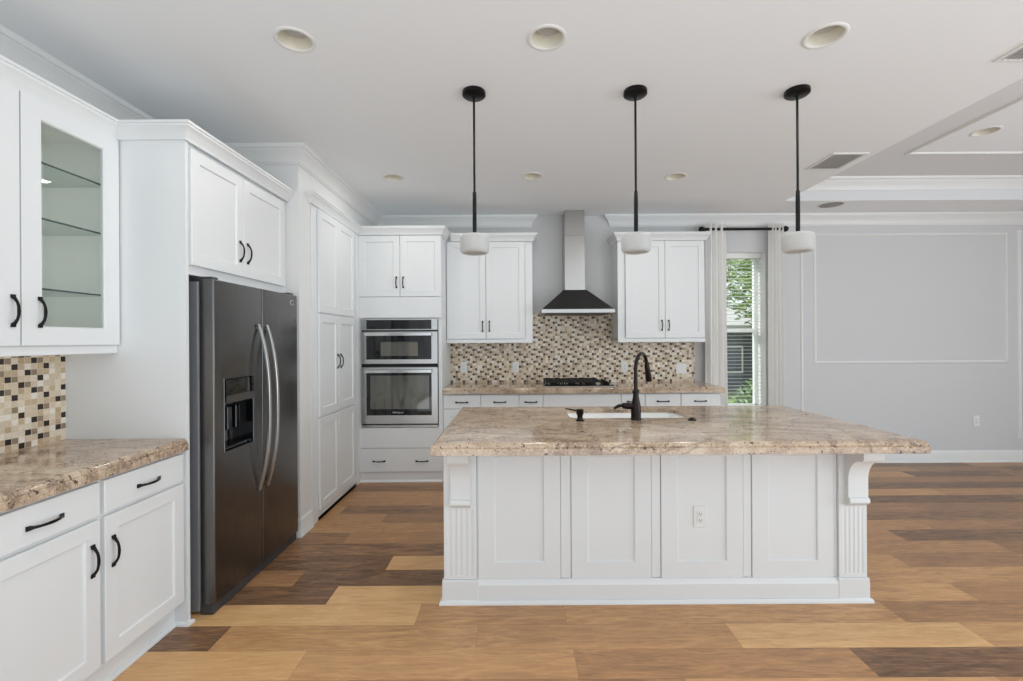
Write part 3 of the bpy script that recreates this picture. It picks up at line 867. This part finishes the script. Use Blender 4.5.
# cooktop
t = thing('cooktop', 'black gas cooktop with cast iron grates set in the back counter', 'cooktop', (.660, 4.87, .936))
mb = MB(); mb.box(-.365, .365, -.235, .225, 0, .010, .003); mb.build('tray', M['steel'], t)
mb = MB(); mb.box(-.355, .355, -.226, .215, .010, .016, .002); mb.build('surface', M['black_glass'], t)
for k in range(3):
    x0 = -.345 + k * .195; x1 = x0 + .188
    mb = MB()
    for y in (-.215, -.115, -.01, .10, .200): mb.box(x0, x1, y - .006, y + .006, .044, .058, .002)
    for x in (x0 + .008, (x0 + x1) / 2, x1 - .008): mb.box(x - .006, x + .006, -.221, .206, .044, .058, .002)
    for x in (x0 + .008, x1 - .008):
        for y in (-.213, .198): mb.box(x - .007, x + .007, y - .007, y + .007, .015, .046)
    mb.build('grate', M['iron'], t)
for x, y in ((-.25, -.11), (-.25, .10), (-.055, 0), (.14, -.11), (.14, .10)):
    mb = MB(); mb.lathe([(.046, .0155), (.046, .022), (.034, .024), (.034, .034), (.030, .037)], (x, y, 0), 20); mb.build('burner', M['iron'], t, smooth=40)
for y in (-.17, -.085, 0, .085, .17):
    mb = MB(); mb.lathe([(.021, .0155), (.021, .020), (.017, .022), (.015, .044), (.012, .047)], (.300, y, 0), 16); mb.box(.297, .303, y - .014, y + .014, .044, .053, .001); mb.build('knob', M['black'], t, smooth=40)

# outlets and switch plates
def outlet(label, loc, rotz=0, double=False, switch=False, group='outlets on the mosaic wall'):
    w = .118 if double else .074
    t = thing('switch_plate' if switch else 'power_outlet', label, 'switch' if switch else 'outlet', loc, rotz, group)
    mb = MB(); mb.box(-w / 2, w / 2, -.006, 0, -.06, .06, .003); mb.build('plate', M['plastic'], t)
    for cx in ((-.023, .023) if double else (0,)):
        mb = MB(); mb.box(cx - .0165, cx + .0165, -.009, -.005, -.033, .033, .0015); ins = mb.build('rocker' if switch else 'socket', M['plastic'], t)
        if not switch:
            mb = MB()
            for zz in (-.017, .017):
                mb.box(cx - .0075, cx - .005, -.0094, -.0088, zz - .004, zz + .006); mb.box(cx + .005, cx + .0075, -.0094, -.0088, zz - .004, zz + .005); mb.lathe([(.003, -.0094), (.003, -.0088)], (cx, 0, zz - .009), 8, 'Y')
            mb.build('slot', M['slot'], ins)
    return t
ys = YB - .008
outlet('white power outlet on the mosaic beside the oven cabinet', (-.585, ys, 1.115))
outlet('white power outlet on the mosaic between the oven cabinet and the cooktop', (.005, ys, 1.110))
outlet('white power outlet on the mosaic just behind the faucet', (1.243, ys, 1.110))
outlet('white double switch plate on the mosaic by the curtain', (1.888, ys, 1.075 + .01), double=True, switch=True)
outlet('white power outlet low on the bare dining wall', (5.25, YB, .470), group='outlets on the dining wall')

# ------------------------------------------------------------ island
IX0, IX1, IYF, IYB = -.390, 1.893, 2.468, 3.27
t = thing('kitchen_island', 'white panelled kitchen island base with fluted corner posts and corbels', 'island', (0, 0, 0))
mb = MB()
mb.box(IX0 + .01, IX1 - .01, IYF + .012, IYF + .03, 0, .876); mb.box(IX0 + .01, IX0 + .03, IYF + .03, IYB, 0, .876); mb.box(IX1 - .03, IX1 - .01, IYF + .03, IYB, 0, .876)
mb.box(IX0 + .03, IX1 - .03, IYB - .018, IYB, 0, .876); mb.build('body', M['cabinet'], t)
for x0, x1 in ((-.205, .240), (.300, .733), (.787, 1.231), (1.280, 1.724)):
    mb = MB(); shaker(mb, x0, x1, .126, .875, y=IYF + .012, t=.014, rail=.088, depth=.008, slope=.006); mb.build('face_panel', M['cabinet'], t)
for x0, x1 in ((-.212, -.205), (.243, .297), (.736, .784), (1.234, 1.277), (1.727, 1.742)):
    mb = MB(); mb.box(x0, x1, IYF + .002, IYF + .013, .126, .875, .002); mb.build('batten', M['cabinet'], t)
mb = MB(); mb.molding([(IX0 + .01, IYB), (IX0 + .01, IYF), (IX1 - .01, IYF), (IX1 - .01, IYB)], [(0, 0), (.020, 0), (.020, .100), (.015, .110), (.013, .116), (.006, .124), (0, .126)])
mb.build('base_board', M['cabinet'], t)
mb = MB(); mb.molding([(IX0 - .012, IYB), (IX0 - .012, IYF - .022), (IX1 + .012, IYF - .022), (IX1 + .012, IYB)], [(0, 0), (.012, 0), (.012, .006), (.009, .016), (.004, .022), (0, .022)])
mb.build('shoe_molding', M['cabinet'], t)
for x0, x1 in ((IX0, -.213), (1.743, IX1)):
    w = x1 - x0; yf = IYF - .012
    poly = [(x0, IYF + .012), (x0, yf)]
    ng = 5; m0 = .016; gp = (w - 2 * m0) / ng
    for k in range(ng):
        a = x0 + m0 + k * gp
        for q in range(7):
            an = PI * q / 6
            poly.append((a + gp / 2 - (gp * .40) * math.cos(an), yf + .0025 * math.sin(an)))
    poly += [(x1, yf), (x1, IYF + .012)]
    mb = MB(); mb.prism(poly, .150, .510, lambda a, b, h: (a, b, h))
    mb.box(x0, x1, yf, IYF + .012, .510, .876); mb.box(x0, x1, yf, IYF + .012, .13, .150)
    mb.box(x0 - .010, x1 + .010, yf - .010, IYF + .012, .0, .128, .004)
    post = mb.build('post', M['cabinet'], t, smooth=35)
    cxm = (x0 + x1) / 2 + (.008 if x0 > 0 else .005)
    cov = [(.128 - .098 * math.sin(a), .785 - .118 * (1 - math.cos(a))) for a in [PI / 2 * k / 10 for k in range(11)]]
    prof = [(0, .875), (.140, .875), (.140, .800), (.134, .791)] + cov + [(.030, .572), (.040, .568), (.044, .558), (.044, .545), (.034, .535), (.026, .529), (.012, .521), (0, .521)]
    mb = MB(); mb.prism(prof, cxm - .053, cxm + .053, lambda a, b, h: (h, yf - a, b)); mb.build('corbel', M['cabinet'], t, smooth=35)

def rrect(x0, x1, y0, y1, r, n=6):
    out = []
    for cx, cy, a0 in ((x1 - r, y0 + r, -PI / 2), (x1 - r, y1 - r, 0), (x0 + r, y1 - r, PI / 2), (x0 + r, y0 + r, PI)):
        for k in range(n + 1):
            a = a0 + PI / 2 * k / n; out.append((cx + r * math.cos(a), cy + r * math.sin(a)))
    return out
SX0, SX1, SY0, SY1 = .340, 1.090, 2.80, 3.135
slab('countertop', 'large beige granite island top with a sink cut into it', -.40, 1.943, 2.126, 3.314, (1, 1, 1, 1), rrect(SX0, SX1, SY0, SY1, .07))
outlet('white power outlet on the front panel of the island', (1.000, IYF + .007, .455), group='outlets on the island')

# sink
def rring(d, z, r): return [(a, b, z) for a, b in rrect(SX0 - .006 + d, SX1 + .006 - d, SY0 - .006 + d, SY1 + .006 - d, max(r, .012))]
mb = MB(); mb.loops([rring(-.02, .9145, .08), rring(-.02, .906, .08), rring(-.002, .900, .075), rring(.012, .70, .065), rring(.03, .680, .05)], cap1=True)
rin = mb.v[:]; mb.loops([rring(-.02, .9145, .08), rring(0, .9145, .076), rring(.002, .905, .075), rring(.016, .706, .062), rring(.034, .686, .05)], cap1=True)
sk = mb.build('sink', M['porcelain'], None, smooth=50, recalc=False)
tag(sk, 'white porcelain sink sunk into the granite island top', 'sink')
mb = MB(); mb.lathe([(.045, .6865), (.045, .689), (.030, .690), (.012, .688)], ((SX0 + SX1) / 2, (SY0 + SY1) / 2, 0), 20); mb.build('drain', M['chrome'], sk, smooth=40)

# faucet
FX, FY = .727, 2.745
t = thing('faucet', 'tall oil-rubbed bronze gooseneck faucet beside the island sink', 'faucet', (FX, FY, .936))
mb = MB(); mb.lathe([(.034, 0), (.034, .006), (.030, .010), (.029, .020), (.030, .055), (.028, .085), (.022, .115), (.0175, .140), (.0165, .158), (.021, .161), (.021, .172), (.0165, .176), (.013, .185)], (0, 0, 0), 24); mb.build('body', M['bronze'], t, smooth=40)
dx, dy = .15 / .25, .2 / .25
def arch(u):
    # u in metres along the plan direction
    return (dx * u, dy * u)
pts = [(0, 0, .18), (0, 0, .23), (0, 0, .28)]
R = .092
for k in range(1, 15):
    a = PI * (k / 14) * .93; pts.append((*arch(R - R * math.cos(a)), .304 + R * math.sin(a)))
mb = MB(); mb.tube(pts, .0115, 14); mb.build('neck', M['bronze'], t, smooth=50)
e = pts[-1]; d_ = (Vector(pts[-1]) - Vector(pts[-2])).normalized()
mb = MB(); P = [Vector(e) + d_ * s for s in (-.006, .002, .03, .07, .10, .112, .114)]
mb.tube(P, [.0125, .016, .0165, .0185, .0205, .0205, .015], 16); mb.build('spray_head', M['bronze'], t, smooth=50)
mb = MB(); mb.tube([(-.012, 0, .082), (-.045, 0, .082), (-.078, 0, .084), (-.084, 0, .084)], [.019, .021, .018, .010], 16)
mb.tube([(-.078, 0, .086), (-.10, 0, .084), (-.118, 0, .076), (-.132, 0, .066)], [.009, .010, .0095, .006], 12); mb.build('lever', M['bronze'], t, smooth=50)

t = thing('soap_dispenser', 'short bronze soap dispenser pump on the island beside the sink', 'soap dispenser', (.385, 2.715, .936))
mb = MB(); mb.lathe([(.026, 0), (.026, .005), (.019, .010), (.016, .020), (.017, .034), (.022, .042), (.023, .064), (.017, .070)], (0, 0, 0), 20); mb.build('body', M['bronze'], t, smooth=40)
mb = MB(); mb.tube([(-.010, 0, .058), (-.03, .006, .061), (-.06, .016, .067), (-.085, .022, .070)], [.006, .005, .0042, .0035], 12); mb.build('nozzle', M['bronze'], t, smooth=50)
t = thing('disposal_button', 'small dark bronze button on the granite at the window end of the sink', 'button', (1.052, 2.712, .936))
mb = MB(); mb.lathe([(.024, 0), (.024, .006), (.021, .009)], (0, 0, 0), 20); mb.build('base', M['bronze'], t, smooth=40)
mb = MB(); mb.lathe([(.013, .009), (.013, .014), (.010, .016)], (0, 0, 0), 16); mb.build('push_cap', M['black'], t, smooth=40)

# ------------------------------------------------------------ pendants
def make_pendant():
    t = thing('pendant_light', '', 'pendant light', (0, 0, 0), 0, 'pendant lights over the island')
    mb = MB(); mb.lathe([(.064, H), (.066, H - .006), (.066, H - .022), (.056, H - .030), (.016, H - .033), (.010, H - .040)], (0, 0, 0), 32); mb.build('canopy', M['black'], t, smooth=40)
    mb = MB(); mb.tube([(0, 0, H - .035), (0, 0, 2.20)], .0065, 12); mb.build('rod', M['black'], t, smooth=50)
    mb = MB(); mb.lathe([(.008, 2.262), (.0105, 2.255), (.0115, 2.20), (.0115, 2.022), (.020, 2.020), (.021, 2.012)], (0, 0, 0), 20); mb.build('socket', M['black'], t, smooth=40)
    mb = MB(); ro = [(.019, 2.018), (.060, 2.017), (.074, 2.014), (.081, 2.006), (.083, 1.995), (.083, 1.936), (.081, 1.924), (.075, 1.915), (.066, 1.911)]
    ri = [(r - .004, z - .004 if i < 4 else (z if i < 6 else z + .003)) for i, (r, z) in enumerate(ro)][::-1]
    mb.lathe(ro + ri, (0, 0, 0), 40, cap0=False, cap1=False)
    mb.build('shade', M['shade'], t, smooth=50)
    mb = MB(); mb.lathe([(.064, 1.917), (.064, 1.920)], (0, 0, 0), 32); mb.build('diffuser', M['lamp'], t, smooth=40)
    return t
p0 = make_pendant()
for i, (x, y, lb) in enumerate(((-.225, 2.58, 'black stem pendant light with frosted glass shade, hanging before the cabinet by the ovens'),
                                (.690, 2.58, 'black stem pendant light with frosted glass shade, hanging between the other two above the sink'),
                                (1.611, 2.585, 'black stem pendant light with frosted glass shade, hanging before the curtained window'))):
    t = p0 if i == 0 else copy_tree(p0)
    t.location = (x, y, 0); t['label'] = lb

# recessed ceiling lights
for _x, _y in LIGHTS:  # fill lamps added under the switched-off recessed lights to brighten the room's back
    area_light('downlight_fill', (_x, _y, H - .007), (0, 0, 0), .145, .145, 3.4 if _y < 3 else 2.7, (1.0, .985, .95))
def make_downlight():
    t = thing('recessed_light', '', 'ceiling light', (0, 0, 0), 0, 'recessed lights in the kitchen ceiling')
    mb = MB(); mb.lathe([(RL - .006, .004), (RL - .004, -.003), (RL + .004, -.006), (RL + .013, -.004), (RL + .016, 0)], (0, 0, 0), 40, cap0=False, cap1=False); mb.build('trim_ring', M['plastic'], t, smooth=60)
    mb = MB(); mb.lathe([(RL - .005, -.001), (RL - .012, .03), (RL - .022, .075), (RL - .03, .10)], (0, 0, 0), 40, cap0=False, cap1=True); mb.build('reflector', M['cream'], t, smooth=50)
    mb = MB(); mb.lathe([(.046, .098), (.050, .06), (.049, .044), (.044, .038), (.020, .0345), (.001, .034)], (0, 0, 0), 32, cap0=True, cap1=True); mb.build('bulb', M['lamp'], t, smooth=40)
    return t
dl0 = make_downlight()
dl_labs = ['recessed ceiling light in the near row, above the floor before the fridge',
           'recessed ceiling light in the near row, between the pendants by the ovens and the sink',
           'recessed ceiling light in the near row, above the island end by the dining area',
           'recessed ceiling light in the back row, in front of the oven cabinet',
           'recessed ceiling light in the back row, between the oven cabinet and the range hood',
           'recessed ceiling light in the back row, in front of the wall cabinet by the window']
for i, (x, y) in enumerate(LIGHTS):
    t = dl0 if i == 0 else copy_tree(dl0)
    t.location = (x, y, H); t['label'] = dl_labs[i]
t = copy_tree(dl0); t.location = (*TRAY_LIGHT, TZ); t['label'] = 'recessed ceiling light inside the dining tray ceiling'; t['group'] = 'recessed lights in the tray ceiling'

# ceiling vents and speaker
def vent(label, x0, x1, y0, y1):
    t = thing('ceiling_vent', label, 'vent', ((x0 + x1) / 2, (y0 + y1) / 2, H), 0, 'ceiling vents')
    w, d = (x1 - x0) / 2, (y1 - y0) / 2
    mb = MB(); mb.molding([(-w, -d), (-w, d), (w, d), (w, -d)], [(0, 0), (0, -.004), (.004, -.008), (.022, -.008), (.026, -.003), (.026, 0)], closed=True); mb.build('frame', M['grille'], t)
    mb = MB(); mb.box(-w + .02, w - .02, -d + .02, d - .02, -.001, 0); mb.build('duct', M['duct'], t)
    mb = MB(); n = 9
    for i in range(n):
        x = -w + .036 + (2 * w - .072) * i / (n - 1)
        sec = [(x + .009, -.0015), (x - .007, -.0095), (x - .0085, -.0085), (x + .0075, -.001)]
        mb.loops([[(px, y, pz) for px, pz in sec] for y in (-d + .024, d - .024)], cap0=True, cap1=True)
    mb.build('slats', M['grille'], t)
vent('white louvred ceiling vent by the edge of the dining tray, beside the third pendant', 2.425, 2.705, 3.455, 3.80)
vent('white louvred ceiling vent by the edge of the dining tray, cut by the picture edge', 2.445, 2.725, 1.97, 2.325)
t = thing('ceiling_speaker', 'round grey ceiling speaker in the soffit above the dining wall', 'speaker', (3.337, 4.79, H))
mb = MB(); mb.lathe([(.122, 0), (.122, -.004), (.114, -.007), (.108, -.006)], (0, 0, 0), 40, cap0=False, cap1=False); mb.build('rim', M['grille'], t, smooth=50)
mb = MB(); mb.lathe([(.109, -.0055), (.06, -.008), (.001, -.009)], (0, 0, 0), 40, cap0=False, cap1=True); mb.build('grille', mat('speaker_mesh', (150, 150, 149), .8), t, smooth=50)

# ------------------------------------------------------------ outside the window
mb = MB(); mb.box(-20, 30, YB + .28, 45, -.65, -.6)
lw = mb.build('ground_outside', M['lawn']); struct(lw)
def foliage(c, r, n, size, seed):
    rnd = random.Random(seed); mb = MB()
    for _ in range(n):
        a, z = rnd.uniform(0, 2 * PI), rnd.uniform(-1, 1); k = rnd.uniform(.25, 1) ** .45
        s = math.sqrt(1 - z * z); p = Vector((c[0] + r[0] * k * s * math.cos(a), c[1] + r[1] * k * s * math.sin(a), c[2] + r[2] * k * z))
        d = Vector((rnd.gauss(0, 1), rnd.gauss(0, 1), rnd.gauss(0, .6))).normalized(); u = d.orthogonal().normalized() * size * rnd.uniform(.5, 1.1); d = d * size * rnd.uniform(.9, 1.7)
        mb.add([p - d, p + u * .5, p + d, p - u * .5], [(0, 1, 2, 3)])
    return mb
def tree(label, x, y, h, r, seed, leaf='leaf', n=1500, size=.10):
    t = thing('garden_tree', label, 'tree', (x, y, -.6), 0)
    rnd = random.Random(seed)
    mb = MB(); mb.tube([(0, 0, 0), (.05, 0, h * .35), (-.05, .05, h * .7), (0, 0, h * .95)], [.12, .10, .07, .02], 10)
    for i in range(9):
        a = rnd.uniform(0, 2 * PI); z0 = h * rnd.uniform(.3, .75); l = rnd.uniform(.5, 1.0) * r
        mb.tube([(0, 0, z0), (l * .5 * math.cos(a), l * .5 * math.sin(a), z0 + .12 * h), (l * math.cos(a), l * math.sin(a), z0 + .16 * h)], [.05, .03, .012], 6)
    mb.build('trunk', M['bark'], t, smooth=50)
    foliage((0, 0, h * .78), (r, r, h * .33), n, size, seed).build('foliage', M[leaf], t, recalc=False)
tree('leafy green tree outside the window, seen through the upper blinds', 6.75, 10.6, 4.6, 2.1, 3, n=5200, size=.085)
tree('taller pale green tree behind the leafy tree outside the window', 9.9, 15.2, 6.2, 2.4, 11, n=1300, size=.13)
t = thing('garden_shrub', 'green shrub low outside the window', 'shrub', (3.86, 7.1, -.6))
foliage((0, 0, .72), (.50, .5, .70), 1500, .055, 5).build('foliage', M['shrub_leaf'], t, recalc=False)
mb = MB()
for k in range(5): mb.tube([(0, 0, 0), (.2 * math.cos(k * 1.3), .2 * math.sin(k * 1.3), .8)], [.02, .008], 6)
mb.build('stem', M['bark'], t)
t = thing('neighbour_house', 'grey sided house with a low roof beyond the trees outside the window', 'house', (9.0, 17.5, -.6))
mb = MB(); mb.box(-4.5, 4.5, 0, 7, 0, 2.36)
mb.build('wall', M['siding'], t)
mb = MB(); mb.prism([(-.5, 2.36), (-.5, 2.54), (3.5, 3.5), (7.5, 2.54), (7.5, 2.36)], -4.9, 4.9, lambda a, b, h: (h, a, b)); mb.build('roof', M['shingle'], t)
for x in (-2.2, -.7, 1.6):
    mb = MB(); mb.box(x - .45, x + .45, -.05, 0, .7, 1.75); f = mb.build('window', M['pale_siding'], t)
    mb = MB(); mb.box(x - .38, x + .38, -.06, -.05, .77, 1.68); mb.build('pane', M['house_glass'], f)
